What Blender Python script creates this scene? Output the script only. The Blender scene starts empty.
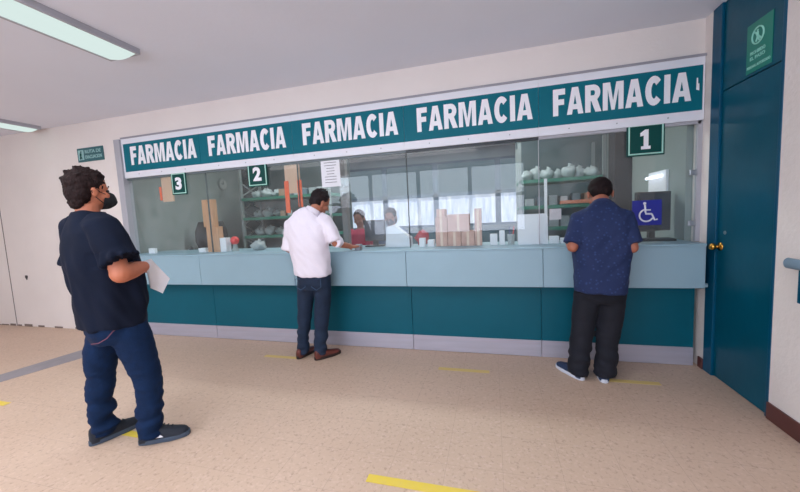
import bpy, bmesh, math, random
from mathutils import Vector, Matrix, noise, Quaternion

SC = bpy.context.scene
COL = SC.collection
rnd = random.Random(7)

# ------------------------------------------------------------------ helpers
def lin(c):
    c /= 255.0
    return c / 12.92 if c <= 0.04045 else ((c + 0.055) / 1.055) ** 2.4

def rgb(r, g, b):
    return (lin(r), lin(g), lin(b), 1.0)

MATS = {}
def mat(name, col, rough=0.6, metal=0.0, spec=0.5, vary=0.0, vscale=4.0, bump=0.0, bscale=60.0, emit=0.0, coat=0.0, stretch=(1, 1, 1)):
    """plain procedural material with optional colour mottling and bump"""
    if name in MATS:
        return MATS[name]
    m = bpy.data.materials.new(name); m.use_nodes = True
    nt = m.node_tree; N = nt.nodes; L = nt.links
    b = N['Principled BSDF']
    c = rgb(*col)
    b.inputs['Base Color'].default_value = c
    b.inputs['Roughness'].default_value = rough
    b.inputs['Metallic'].default_value = metal
    b.inputs['Specular IOR Level'].default_value = spec
    b.inputs['Coat Weight'].default_value = coat
    tc = N.new('ShaderNodeTexCoord'); mp = N.new('ShaderNodeMapping')
    mp.inputs['Scale'].default_value = stretch
    L.new(tc.outputs['Object'], mp.inputs['Vector'])
    if vary:
        n = N.new('ShaderNodeTexNoise'); n.inputs['Scale'].default_value = vscale; n.inputs['Detail'].default_value = 5
        L.new(mp.outputs['Vector'], n.inputs['Vector'])
        r = N.new('ShaderNodeValToRGB')
        r.color_ramp.elements[0].position = 0.3; r.color_ramp.elements[1].position = 0.7
        r.color_ramp.elements[0].color = tuple(max(0, x * (1 - vary)) for x in c[:3]) + (1,)
        r.color_ramp.elements[1].color = tuple(min(1, x * (1 + vary)) for x in c[:3]) + (1,)
        L.new(n.outputs['Fac'], r.inputs['Fac']); L.new(r.outputs['Color'], b.inputs['Base Color'])
    if bump:
        n = N.new('ShaderNodeTexNoise'); n.inputs['Scale'].default_value = bscale; n.inputs['Detail'].default_value = 4
        L.new(mp.outputs['Vector'], n.inputs['Vector'])
        bp = N.new('ShaderNodeBump'); bp.inputs['Strength'].default_value = bump; bp.inputs['Distance'].default_value = 0.01
        L.new(n.outputs['Fac'], bp.inputs['Height']); L.new(bp.outputs['Normal'], b.inputs['Normal'])
    if emit:
        b.inputs['Emission Color'].default_value = c
        b.inputs['Emission Strength'].default_value = emit
    MATS[name] = m
    return m

class MB:
    """collects shapes into one bmesh, world coordinates unless said otherwise"""
    def __init__(s): s.bm = bmesh.new()
    def box(s, x0, x1, y0, y1, z0, z1):
        vs = [s.bm.verts.new(p) for p in ((x0,y0,z0),(x1,y0,z0),(x1,y1,z0),(x0,y1,z0),(x0,y0,z1),(x1,y0,z1),(x1,y1,z1),(x0,y1,z1))]
        for f in ((0,3,2,1),(4,5,6,7),(0,1,5,4),(1,2,6,5),(2,3,7,6),(3,0,4,7)):
            s.bm.faces.new([vs[i] for i in f])
        return s
    def prism(s, pts, d):
        """closed polygon pts (3D, planar) pushed along vector d"""
        d = Vector(d)
        a = [s.bm.verts.new(p) for p in pts]; b = [s.bm.verts.new(Vector(p) + d) for p in pts]
        n = len(pts)
        s.bm.faces.new(a[::-1]); s.bm.faces.new(b)
        for i in range(n): s.bm.faces.new((a[i], a[(i+1) % n], b[(i+1) % n], b[i]))
        return s
    def rings(s, rs):
        rv = [[s.bm.verts.new(p) for p in r] for r in rs]
        n = len(rv[0])
        for i in range(len(rv) - 1):
            for j in range(n):
                s.bm.faces.new((rv[i][j], rv[i][(j+1) % n], rv[i+1][(j+1) % n], rv[i+1][j]))
        s.bm.faces.new(rv[0][::-1]); s.bm.faces.new(rv[-1])
        return s
    def tube(s, pts, rads, ref=(1, 0, 0), n=16, e=2.0):
        pts = [Vector(p) for p in pts]; ref = Vector(ref)
        if not isinstance(rads, (list, tuple)): rads = [rads] * len(pts)
        rs = []
        for i, p in enumerate(pts):
            t = (pts[min(i+1, len(pts)-1)] - pts[max(i-1, 0)]).normalized()
            a = ref - t * ref.dot(t)
            if a.length < 1e-3: a = Vector((0, 1, 0)) - t * t.y
            a.normalize(); b = t.cross(a)
            r = rads[i]; ra, rb = r if isinstance(r, (list, tuple)) else (r, r)
            ring = []
            for k in range(n):
                th = 2 * math.pi * k / n
                c, q = math.cos(th), math.sin(th)
                ring.append(p + a * ra * math.copysign(abs(c) ** (2/e), c) + b * rb * math.copysign(abs(q) ** (2/e), q))
            rs.append(ring)
        return s.rings(rs)
    def ball(s, c, r, seg=20, rot=None):
        if not isinstance(r, (list, tuple)): r = (r, r, r)
        M = Matrix.Translation(c) @ (rot.to_4x4() if rot else Matrix.Identity(4)) @ Matrix.Diagonal((*r, 1))
        bmesh.ops.create_uvsphere(s.bm, u_segments=seg, v_segments=max(6, seg//2), radius=1, matrix=M)
        return s
    def xf(s, M):
        bmesh.ops.transform(s.bm, matrix=M, verts=s.bm.verts[:]); return s

def wmat(o):
    M = o.matrix_basis.copy()
    return wmat(o.parent) @ M if o.parent else M

def build(name, mb, m, parent=None, bevel=0.0, smooth=False, local=False, seg=2):
    me = bpy.data.meshes.new(name)
    bmesh.ops.recalc_face_normals(mb.bm, faces=mb.bm.faces[:])
    mb.bm.to_mesh(me); mb.bm.free()
    if m: me.materials.append(m)
    o = bpy.data.objects.new(name, me); COL.objects.link(o)
    if parent:
        o.parent = parent
        if not local: me.transform(wmat(parent).inverted())
    elif not local:
        # origin at the base centre of the shape
        xs = [v.co for v in me.vertices]
        c = Vector(((min(v.x for v in xs)+max(v.x for v in xs))/2, (min(v.y for v in xs)+max(v.y for v in xs))/2, min(v.z for v in xs)))
        me.transform(Matrix.Translation(-c)); o.location = c
    if bevel:
        b = o.modifiers.new('bevel', 'BEVEL'); b.width = bevel; b.segments = seg; b.limit_method = 'ANGLE'
    if smooth:
        for p in me.polygons: p.use_smooth = True
    return o

def tag(o, label, cat, group=None):
    o['label'] = label; o['category'] = cat
    if group: o['group'] = group
    return o

def thing(name, label, cat, loc=(0, 0, 0), rz=0.0, group=None):
    o = bpy.data.objects.new(name, None); COL.objects.link(o)
    o.location = loc; o.rotation_euler = (0, 0, rz); o.empty_display_size = 0.1
    return tag(o, label, cat, group)

def struct(name, mb, m, parent=None, bevel=0.0):
    o = build(name, mb, m, parent, bevel)
    if not parent: o['kind'] = 'structure'
    return o

def box(*a): return MB().box(*a)

# ------------------------------------------------------------------ camera (solved from the photograph's straight lines)
F_PX = 340.0
CAM = Vector((-1.6713, -3.4020, 1.4070))
FW = Vector((-0.26440, 0.96032, -0.08874))
RT = Vector((0.96411, 0.26090, -0.04922))
UP = Vector((0.02412, 0.09857, 0.99484))
cd = bpy.data.cameras.new('camera'); cam = bpy.data.objects.new('camera', cd); COL.objects.link(cam)
cd.sensor_fit = 'HORIZONTAL'; cd.sensor_width = 36; cd.lens = F_PX / 800 * 36
cam.matrix_world = Matrix(((RT.x, UP.x, -FW.x, CAM.x), (RT.y, UP.y, -FW.y, CAM.y), (RT.z, UP.z, -FW.z, CAM.z), (0, 0, 0, 1)))
SC.camera = cam

# ------------------------------------------------------------------ materials
WALL = mat('wall_paint', (228, 220, 216), 0.75, vary=0.035, vscale=1.5, bump=0.25, bscale=35)
CEIL = mat('ceiling_paint', (226, 229, 240), 0.8, vary=0.02, vscale=1.0, bump=0.1, bscale=20)
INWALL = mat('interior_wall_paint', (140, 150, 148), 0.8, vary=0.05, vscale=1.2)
FRAMEGREY = mat('grey_frame', (170, 170, 178), 0.5, vary=0.04)
BLUELAM = mat('pale_blue_laminate', (142, 172, 186), 0.42, vary=0.03, vscale=3)
TEALLAM = mat('teal_laminate', (0, 88, 106), 0.45, spec=.25, vary=0.06, vscale=2)
KICK = mat('brushed_aluminium_kick', (180, 178, 192), 0.4, metal=0.35, vary=0.06, vscale=2, stretch=(1, 1, 12))
DOORT = mat('teal_enamel', (0, 78, 100), 0.32, spec=.25, vary=0.12, vscale=1.6, bump=0.35, bscale=5)
JAMBT = mat('teal_jamb_enamel', (0, 76, 106), 0.32, spec=.25, vary=0.1, vscale=2, bump=0.2, bscale=6)
BROWN = mat('brown_vinyl_base', (92, 52, 50), 0.4, vary=0.08)
SIGNW = mat('sign_white', (226, 228, 236), 0.4)
SIGNG = mat('sign_green', (0, 103, 120), 0.5, spec=.2, vary=0.03)
DKGREEN = mat('dark_green_sign', (4, 70, 66), 0.5, spec=.2)
LETTER = mat('letter_white', (240, 240, 246), 0.4)
ALU = mat('aluminium', (160, 165, 172), 0.35, metal=0.7)
DARK = mat('black_plastic', (22, 24, 28), 0.45)
WHITEP = mat('white_paper', (232, 232, 238), 0.7)
BRASS = mat('brass', (200, 150, 70), 0.22, metal=1.0)
RACKG = mat('green_rack_enamel', (40, 120, 100), 0.45)
RACKS = mat('grey_rack_steel', (140, 150, 150), 0.5, metal=0.3)
CARD = mat('cardboard', (190, 150, 118), 0.8, vary=0.08, vscale=8)
PINKCARD = mat('pinkish_carton', (200, 160, 148), 0.8, vary=0.15, vscale=14)
WOOD = mat('tan_wood', (196, 148, 112), 0.6, vary=0.12, vscale=6, stretch=(10, 10, 1))
ORANGE = mat('orange_plastic', (240, 92, 30), 0.45)
RED = mat('red_plastic', (225, 60, 60), 0.4)
BAG = mat('white_plastic_bag', (160, 170, 172), 0.5, vary=0.08, vscale=20)
YELL = None

def floor_material():
    m = bpy.data.materials.new('speckled_vinyl_floor'); m.use_nodes = True
    N, L = m.node_tree.nodes, m.node_tree.links; b = N['Principled BSDF']
    tc = N.new('ShaderNodeTexCoord')
    base = N.new('ShaderNodeTexNoise'); base.inputs['Scale'].default_value = 0.7; base.inputs['Detail'].default_value = 4
    L.new(tc.outputs['Object'], base.inputs['Vector'])
    r0 = N.new('ShaderNodeValToRGB'); r0.color_ramp.elements[0].position = .3; r0.color_ramp.elements[1].position = .7
    r0.color_ramp.elements[0].color = rgb(198, 170, 148); r0.color_ramp.elements[1].color = rgb(208, 181, 160)
    L.new(base.outputs['Fac'], r0.inputs['Fac'])
    sp = N.new('ShaderNodeTexNoise'); sp.inputs['Scale'].default_value = 42; sp.inputs['Detail'].default_value = 3; sp.inputs['Roughness'].default_value = .7
    L.new(tc.outputs['Object'], sp.inputs['Vector'])
    r1 = N.new('ShaderNodeValToRGB'); r1.color_ramp.elements[0].position = .30; r1.color_ramp.elements[1].position = .46
    r1.color_ramp.elements[0].color = (1, 1, 1, 1); r1.color_ramp.elements[1].color = (0, 0, 0, 1)
    L.new(sp.outputs['Fac'], r1.inputs['Fac'])
    mx = N.new('ShaderNodeMixRGB'); mx.inputs['Color2'].default_value = rgb(140, 106, 94)
    mf = N.new('ShaderNodeMath'); mf.operation = 'MULTIPLY'; mf.inputs[1].default_value = .42
    L.new(r1.outputs['Color'], mf.inputs[0]); L.new(mf.outputs[0], mx.inputs['Fac']); L.new(r0.outputs['Color'], mx.inputs['Color1'])
    # pale flecks
    s2 = N.new('ShaderNodeTexNoise'); s2.inputs['Scale'].default_value = 55; s2.inputs['Detail'].default_value = 2
    mp = N.new('ShaderNodeMapping'); mp.inputs['Location'].default_value = (7, 3, 1); L.new(tc.outputs['Object'], mp.inputs['Vector']); L.new(mp.outputs['Vector'], s2.inputs['Vector'])
    r2 = N.new('ShaderNodeValToRGB'); r2.color_ramp.elements[0].position = .56; r2.color_ramp.elements[1].position = .7
    L.new(s2.outputs['Fac'], r2.inputs['Fac'])
    m2 = N.new('ShaderNodeMixRGB'); m2.inputs['Color2'].default_value = rgb(226, 200, 186)
    mg = N.new('ShaderNodeMath'); mg.operation = 'MULTIPLY'; mg.inputs[1].default_value = .35
    L.new(r2.outputs['Color'], mg.inputs[0]); L.new(mg.outputs[0], m2.inputs['Fac']); L.new(mx.outputs['Color'], m2.inputs['Color1'])
    # faint 30 cm tile joints
    br = N.new('ShaderNodeTexBrick'); br.offset = 0; br.inputs['Scale'].default_value = 1
    br.inputs['Brick Width'].default_value = .305; br.inputs['Row Height'].default_value = .305; br.inputs['Mortar Size'].default_value = .0012
    br.inputs['Color1'].default_value = (0, 0, 0, 1); br.inputs['Color2'].default_value = (0, 0, 0, 1); br.inputs['Mortar'].default_value = (1, 1, 1, 1)
    L.new(tc.outputs['Object'], br.inputs['Vector'])
    m3 = N.new('ShaderNodeMixRGB'); m3.inputs['Color2'].default_value = rgb(150, 122, 110)
    mh = N.new('ShaderNodeMath'); mh.operation = 'MULTIPLY'; mh.inputs[1].default_value = .4
    L.new(br.outputs['Color'], mh.inputs[0]); L.new(mh.outputs[0], m3.inputs['Fac']); L.new(m2.outputs['Color'], m3.inputs['Color1'])
    L.new(m3.outputs['Color'], b.inputs['Base Color'])
    rr = N.new('ShaderNodeMapRange'); rr.inputs['To Min'].default_value = .38; rr.inputs['To Max'].default_value = .6
    L.new(base.outputs['Fac'], rr.inputs['Value']); L.new(rr.outputs[0], b.inputs['Roughness'])
    b.inputs['Specular IOR Level'].default_value = .4
    return m
FLOOR = floor_material()

def worn_tape(name, strength):
    m = bpy.data.materials.new(name); m.use_nodes = True
    N, L = m.node_tree.nodes, m.node_tree.links; b = N['Principled BSDF']
    tc = N.new('ShaderNodeTexCoord'); n = N.new('ShaderNodeTexNoise'); n.inputs['Scale'].default_value = 28; n.inputs['Detail'].default_value = 6
    L.new(tc.outputs['Object'], n.inputs['Vector'])
    r = N.new('ShaderNodeValToRGB'); r.color_ramp.elements[0].position = .3; r.color_ramp.elements[1].position = .62
    a = rgb(228, 200, 66); c = rgb(205, 178, 150)
    r.color_ramp.elements[0].color = tuple(a[i]*strength*.85 + c[i]*(1-strength*.85) for i in range(3)) + (1,)
    r.color_ramp.elements[1].color = tuple(a[i]*strength + c[i]*(1-strength) for i in range(3)) + (1,)
    L.new(n.outputs['Fac'], r.inputs['Fac']); L.new(r.outputs['Color'], b.inputs['Base Color'])
    b.inputs['Roughness'].default_value = .5
    return m
TAPE = worn_tape('yellow_tape', 1.0); TAPEW = worn_tape('worn_yellow_tape', .55)

def glass_material(name, ior, tint=(1, 1, 1), haze=0.0):
    m = bpy.data.materials.new(name); m.use_nodes = True
    N, L = m.node_tree.nodes, m.node_tree.links
    N.remove(N['Principled BSDF']); out = N['Material Output']
    tr = N.new('ShaderNodeBsdfTransparent'); tr.inputs['Color'].default_value = (*tint, 1)
    gl = N.new('ShaderNodeBsdfGlossy'); gl.inputs['Roughness'].default_value = 0.0
    fr = N.new('ShaderNodeFresnel'); fr.inputs['IOR'].default_value = ior
    ge = N.new('ShaderNodeNewGeometry'); inv = N.new('ShaderNodeMath'); inv.operation = 'SUBTRACT'; inv.inputs[0].default_value = 1; L.new(ge.outputs['Backfacing'], inv.inputs[1])
    mu = N.new('ShaderNodeMath'); mu.operation = 'MULTIPLY'; L.new(fr.outputs[0], mu.inputs[0]); L.new(inv.outputs[0], mu.inputs[1])
    mx = N.new('ShaderNodeMixShader'); L.new(mu.outputs[0], mx.inputs[0]); L.new(tr.outputs[0], mx.inputs[1]); L.new(gl.outputs[0], mx.inputs[2])
    last = mx
    if haze:
        df = N.new('ShaderNodeBsdfDiffuse'); df.inputs['Color'].default_value = (.75, .78, .8, 1)
        tc = N.new('ShaderNodeTexCoord'); n = N.new('ShaderNodeTexNoise'); n.inputs['Scale'].default_value = 5; n.inputs['Detail'].default_value = 6
        L.new(tc.outputs['Object'], n.inputs['Vector'])
        mr = N.new('ShaderNodeMapRange'); mr.inputs['From Min'].default_value = .35; mr.inputs['From Max'].default_value = .75; mr.inputs['To Min'].default_value = haze*.35; mr.inputs['To Max'].default_value = haze*1.6
        L.new(n.outputs['Fac'], mr.inputs['Value'])
        hz = N.new('ShaderNodeMath'); hz.operation = 'MULTIPLY'; L.new(mr.outputs[0], hz.inputs[0]); L.new(inv.outputs[0], hz.inputs[1])
        m2 = N.new('ShaderNodeMixShader'); L.new(hz.outputs[0], m2.inputs[0]); L.new(mx.outputs[0], m2.inputs[1]); L.new(df.outputs[0], m2.inputs[2]); last = m2
    L.new(last.outputs[0], out.inputs['Surface'])
    return m
GLASS = glass_material('counter_glass', 1.6, (.95, .985, .985), .075)
CLEAR = glass_material('clear_plastic', 1.9, (.85, .9, .92), .35)

# ------------------------------------------------------------------ the shell
H = 2.847; XL = -10.6; YB = -6.2; YI = 2.25
struct('floor', box(XL, 1.2, YB, 4.8, -0.1, 0), FLOOR)
struct('ceiling', box(XL, 1.2, YB, 4.8, H, H+0.1), CEIL)
w = MB(); w.box(XL, -6.33, 0, .12, 0, H); w.box(-6.33, 0.0, 0, .12, 2.06, H)
struct('wall_front', w, WALL)
struct('wall_left', box(XL-.12, XL, YB, 3.0, 0, H), WALL)
# right wall with the door recess  (door between Y -0.80 and -0.10)
w = MB(); w.box(0, .14, -.105, 3.0, 0, H); w.box(0, .14, YB, -.80, 0, H)
struct('wall_right', w, WALL)
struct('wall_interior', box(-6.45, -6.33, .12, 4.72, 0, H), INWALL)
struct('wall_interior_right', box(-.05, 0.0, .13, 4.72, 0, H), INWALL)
struct('wall_interior_back_left', box(-6.33, -4.12, YI, YI+.1, 0, H), mat('dark_partition', (62, 76, 78), .8))  # one even dark paint on this partition
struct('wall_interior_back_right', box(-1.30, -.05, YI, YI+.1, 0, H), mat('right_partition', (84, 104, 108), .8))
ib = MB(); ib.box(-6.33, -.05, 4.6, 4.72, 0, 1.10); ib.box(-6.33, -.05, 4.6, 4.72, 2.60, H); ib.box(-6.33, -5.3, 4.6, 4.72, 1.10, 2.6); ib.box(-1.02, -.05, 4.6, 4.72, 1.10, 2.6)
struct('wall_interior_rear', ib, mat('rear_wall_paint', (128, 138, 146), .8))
# front facade behind the photographer, its windows give the daylight
fac = MB()
wx = (-6.6, -5.15, -3.7, -2.25, -.8)
fac.box(XL, wx[0], YB-.15, YB, 0, H); fac.box(wx[-1], .14, YB-.15, YB, 0, H)
fac.box(wx[0], wx[-1], YB-.15, YB, 0, .84); fac.box(wx[0], wx[-1], YB-.15, YB, 2.68, H)
struct('wall_back', fac, WALL)
DAY = mat('daylit_window', (228, 238, 255), 1.0, emit=1.0)
def emitter(name, col, st):
    m = bpy.data.materials.new(name); m.use_nodes = True
    N, L = m.node_tree.nodes, m.node_tree.links; N.remove(N['Principled BSDF'])
    e = N.new('ShaderNodeEmission'); e.inputs['Color'].default_value = rgb(*col); e.inputs['Strength'].default_value = st
    L.new(e.outputs[0], N['Material Output'].inputs['Surface']); return m
DAYLIT = emitter('daylight_pane', (226, 234, 255), 6.6)
DAYDIM = emitter('shaded_transom_pane', (214, 228, 240), 6.0)
for i in range(4):
    a, b = wx[i], wx[i+1]
    fr = MB()
    fr.box(a, b, YB-.1, YB-.02, .84, .88); fr.box(a, b, YB-.1, YB-.02, 1.80, 1.88); fr.box(a, b, YB-.1, YB-.02, 2.64, 2.68)
    fr.box(a, a+.05, YB-.1, YB-.02, .88, 2.64); fr.box(b-.05, b, YB-.1, YB-.02, .88, 2.64)
    o = struct('window_%d' % (i+6), fr, ALU)
    build('pane', box(a+.05, b-.05, YB-.07, YB-.06, .88, 1.80), DAYLIT, o)
    build('transom_pane', box(a+.05, b-.05, YB-.07, YB-.06, 1.88, 2.64), DAYDIM, o)

def curtain_pane():
    m = bpy.data.materials.new('daylit_curtained_pane'); m.use_nodes = True
    N, L = m.node_tree.nodes, m.node_tree.links; N.remove(N['Principled BSDF'])
    e = N.new('ShaderNodeEmission'); tc = N.new('ShaderNodeTexCoord'); mp = N.new('ShaderNodeMapping'); mp.inputs['Scale'].default_value = (9, 1, 1.5)
    n = N.new('ShaderNodeTexNoise'); n.inputs['Scale'].default_value = 1.6; n.inputs['Detail'].default_value = 5
    r = N.new('ShaderNodeValToRGB'); r.color_ramp.elements[0].position = .3; r.color_ramp.elements[1].position = .7
    r.color_ramp.elements[0].color = rgb(176, 192, 222); r.color_ramp.elements[1].color = rgb(236, 238, 250)
    L.new(tc.outputs['Object'], mp.inputs['Vector']); L.new(mp.outputs['Vector'], n.inputs['Vector']); L.new(n.outputs['Fac'], r.inputs['Fac'])
    L.new(r.outputs['Color'], e.inputs['Color']); e.inputs['Strength'].default_value = 1.0; L.new(e.outputs[0], N['Material Output'].inputs['Surface']); return m
CURT = curtain_pane(); FROST = emitter('frosted_transom', (120, 140, 152), .55)
WFR = mat('window_frame_slate', (92, 108, 128), .5)
iw = (-5.30, -4.19, -2.945, -1.54, -1.02)
for i in range(4):
    a, b = iw[i], iw[i+1]; fr = MB()
    fr.box(a, b, 4.60, 4.68, 1.10, 1.15); fr.box(a, b, 4.60, 4.68, 1.80, 1.88); fr.box(a, b, 4.60, 4.68, 2.55, 2.60)
    fr.box(a, a+.06, 4.60, 4.68, 1.15, 2.55); fr.box(b-.06, b, 4.60, 4.68, 1.15, 2.55)
    o = struct('window_%d' % (i+10), fr, WFR)
    build('pane', box(a+.06, b-.06, 4.64, 4.65, 1.15, 1.80), CURT, o)
    build('transom_pane', box(a+.06, b-.06, 4.64, 4.65, 1.88, 2.55), FROST, o)

# groove and foot of the left wall
struct('trim_1', box(-8.835, -8.823, -.004, 0.001, 0, 2.75), mat('wall_joint', (120, 112, 108), .8))
struct('trim_2', box(-6.33, -6.235, -.05, .06, 1.0, 2.55), FRAMEGREY, bevel=.003)       # grey upright left of the sign
struct('trim_3', box(-6.235, 0.0, -.03, .0, 2.552, 2.572), mat('shadow_channel', (150, 148, 156), .5))  # channel over the sign, its grey painting the shadow line
struct('trim_4', MB().prism([(-6.53,-1.30,0.0005),(-6.30,-1.46,0.0005),(-6.09,-.66,0.0005),(-6.1,0,0.0005),(-6.33,0,.0005)], (0,0,.002)), mat('grey_floor_joint', (146, 140, 144), .6, vary=.06, vscale=9))
d = MB(); d.box(-.012, 0, YB, -.80, 0, .11); d.box(-.012, 0, -.105, -.04, 0, .09)
struct('baseboard_right', d, BROWN, bevel=.002)
# chipped dirty skirting line of the left wall
d = MB(); x = XL
while x < -6.45:
    l = rnd.uniform(.04, .22)
    if rnd.random() < .62: d.box(x, x+l, -.006, 0, 0, rnd.uniform(.008, .035))
    x += l + rnd.uniform(.0, .08)
struct('baseboard_left', d, mat('chipped_plaster', (128, 112, 104), .9))
tag(build('wall_plug', MB().prism([(-8.475,-.006,.79),(-8.43,-.006,.79),(-8.425,-.006,.765),(-8.45,-.006,.72),(-8.48,-.006,.76)], (0,.006,0)), mat('dark_plug', (58, 54, 58), .7)),
    'small dark plug in the white wall far left of the counter', 'wall plug')

# ------------------------------------------------------------------ counter
W = 1.25
ZU, ZC, ZK = .711, 1.071, .163
edges = [-6.27, -5.0, -3.75, -2.5, -1.25, -0.012]
where = ['at the far left end beside the grey upright', 'under the window numbered 2', 'under the taped paper notice', 'under the stacked pink cartons', 'at the right end beside the teal door']
for i in range(5):
    a, b = edges[i]+.002, edges[i+1]-.002
    t = thing('service_counter', 'blue and teal panelled counter section ' + where[i], 'counter', ((a+b)/2, -.1, 0), 0, 'sections of the service counter')
    bl = b if i < 4 else b-.03; bu = b if i < 4 else -.055
    build('upper_panel', box(a, bu, -.205, -.16, ZU, ZC-.02), BLUELAM, t, .003)
    build('underside', box(a, b, -.16, -.04, ZU, ZU+.03), BLUELAM, t)
    build('lower_panel', box(a, bl, -.042, .0, ZK, ZU+.02), TEALLAM, t, .002)
    build('kick_plate', box(a, bl, -.046, -.0, .004, ZK), KICK, t, .002)
    build('carcass', box(a, min(b, -.06), .0, .42, .004, ZC-.02), INWALL, t)
top = MB(); top.box(-6.27, -.052, -.212, .0, ZC-.02, ZC); top.box(-6.27, -.055, .0, .46, ZC-.02, ZC)
tag(build('worktop', top, BLUELAM, None, .006), 'long pale blue worktop running over all counter sections', 'worktop')

# ------------------------------------------------------------------ glazing: five bays
for i in range(5):
    a, b = edges[i], edges[i+1]
    if i == 0: a = -6.235
    fr = MB()
    fr.box(a, b, .0, .03, 2.035, 2.06)
    if i == 4: fr.box(b-.02, b+.012, .0, .03, ZC, 2.06)
    if i: fr.box(a-.002, a+.002, .004, .026, ZC, 2.035)
    o = struct('window_%d' % (5-i), fr, FRAMEGREY if i == 4 else mat('dark_joint' if i == 3 else 'joint_grey', (34, 42, 48) if i == 3 else (96, 108, 112), .4))
    build('glass_pane', box(a+.006, b-.006, .012, .020, ZC+.002, 2.035), GLASS, o)
for z in (1.20, 1.62):
    k = thing('glass_clamp', 'small chrome clamp holding glass, ' + ('lower' if z < 1.4 else 'upper') + ' one by the right wall', 'clamp', (-.06, -.0, z), 0, 'glass clamps')
    build('clamp_body', box(-.085, -.03, -.008, .012, z, z+.045), ALU, k, .006)
    build('clamp_screw', MB().tube([(-.057, -.014, z+.022), (-.057, -.006, z+.022)], .009, n=12), ALU, k)

# ------------------------------------------------------------------ lettering
def text_mesh(s, width, height, depth, bold=0.0, space=1.0):
    c = bpy.data.curves.new('t', 'FONT'); c.body = s; c.size = 1; c.offset = bold; c.extrude = .01; c.space_character = space; c.resolution_u = 4
    o = bpy.data.objects.new('t', c); COL.objects.link(o)
    dg = bpy.context.evaluated_depsgraph_get()
    me = bpy.data.meshes.new_from_object(o.evaluated_get(dg))
    bpy.data.objects.remove(o)
    xs = [v.co.x for v in me.vertices]; ys = [v.co.y for v in me.vertices]
    x0, x1, y0, y1 = min(xs), max(xs), min(ys), max(ys)
    for v in me.vertices:
        v.co = ((v.co.x-x0)/(x1-x0)*width, (v.co.y-y0)/(y1-y0)*height, v.co.z/.02*depth)
    return me

def put_text(name, s, origin, xdir, zdir, width, height, depth, m, parent, bold=.0, space=1.0):
    """lettering starting at origin, running along xdir with its height along zdir"""
    me = text_mesh(s, width, height, depth, bold, space)
    xd = Vector(xdir).normalized(); zd = Vector(zdir).normalized(); n = xd.cross(zd)
    M = Matrix(((xd.x, zd.x, n.x, origin[0]), (xd.y, zd.y, n.y, origin[1]), (xd.z, zd.z, n.z, origin[2]), (0, 0, 0, 1)))
    me.transform(wmat(parent).inverted() @ M)
    me.name = name; me.materials.clear(); me.materials.append(m)
    o = bpy.data.objects.new(name, me); COL.objects.link(o); o.parent = parent
    return o

def heavy_word(name, word, x0, x1, z0, h, y, m, parent):
    """heavy condensed sans capitals standing on the XZ plane"""
    def rect(a, b, c, d_): return [(a, b), (c, b), (c, d_), (a, d_)]
    def arc(cx, cz, ro, so, ri, si, a0, a1, n):
        out = []
        for k in range(n):
            t0 = math.radians(a0+(a1-a0)*k/n); t1 = math.radians(a0+(a1-a0)*(k+1)/n)
            out.append([(cx+ro*math.cos(t0), cz+so*math.sin(t0)), (cx+ro*math.cos(t1), cz+so*math.sin(t1)), (cx+ri*math.cos(t1), cz+si*math.sin(t1)), (cx+ri*math.cos(t0), cz+si*math.sin(t0))])
        return out
    G = {'F': (.58, [rect(0, 0, .25, 1), rect(.25, .78, .58, 1), rect(.25, .40, .53, .61)]),
         'A': (.77, [[(0, 0), (.24, 0), (.385, .72), (.385, 1), (.24, 1)], [(.77, 0), (.53, 0), (.385, .72), (.385, 1), (.53, 1)], rect(.26, .18, .51, .37)]),
         'R': (.72, [rect(0, 0, .25, 1), rect(.25, .80, .38, 1), rect(.25, .41, .38, .61)] + arc(.38, .705, .31, .295, .07, .095, 90, -90, 10) + [[(.28, .42), (.47, 0), (.74, 0), (.54, .47)]]),
         'M': (.92, [rect(0, 0, .22, 1), rect(.70, 0, .92, 1), [(.17, 1), (.32, 1), (.53, 0), (.39, 0)], [(.75, 1), (.60, 1), (.39, 0), (.53, 0)]]),
         'C': (.71, arc(.37, .5, .37, .52, .12, .28, 42, 318, 20)),
         'I': (.25, [rect(0, 0, .25, 1)])}
    gap = .085; tot = sum(G[c][0] for c in word) + gap*(len(word)-1); sx = (x1-x0)/tot; mb = MB(); x = 0
    for c in word:
        wd_, polys = G[c]
        for k, p in enumerate(polys): mb.prism([(x0+(x+px)*sx, y-.00025*(k % 4), z0+pz*h) for px, pz in p], (0, .004, 0))
        x += wd_+gap
    return build(name, mb, m, parent)

# the long FARMACIA sign: five boards
SX = [-6.235, -5.01, -3.76, -2.50, -1.25, -0.006]
words = [(-6.09, -5.06), (-4.88, -3.84), (-3.63, -2.56), (-2.365, -1.30), (-1.13, -.10)]
place = ['at the far left end', 'second from the left, above the number 2 sign', 'in the middle, above the white notice', 'second from the right', 'at the far right end, above the number 1 sign']
for i in range(5):
    a, b = SX[i], SX[i+1]
    t = thing('sign_board', 'white and green FARMACIA board ' + place[i], 'sign', ((a+b)/2, -.02, 2.06), 0, 'FARMACIA boards over the windows')
    build('backing_board', box(a+.0008, b-.0008, -.024, .0, 2.06, 2.552), SIGNW, t)
    ga = a+.001 if i else a+.03; gb = b-.001 if i < 4 else b-.015
    build('green_band', box(ga, gb, -.0265, -.024, 2.137, 2.487), SIGNG, t)
    x0, x1 = words[i]
    heavy_word('lettering', 'FARMACIA', x0, x1, 2.217, .228, -.0305, LETTER, t)
    if i == 4:
        build('sticker', MB().prism([(-.066, -.029, 2.30), (-.045, -.029, 2.29), (-.046, -.029, 2.345), (-.054, -.029, 2.345), (-.056, -.029, 2.39), (-.064, -.029, 2.39)], (0, .002, 0)), LETTER, t)
    for q in range(3):
        xx = a + (b-a)*(.2+.3*q); build('screw', MB().tube([(xx, -.028, 2.10), (xx, -.022, 2.10)], .006, n=8), ALU, t)

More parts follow.
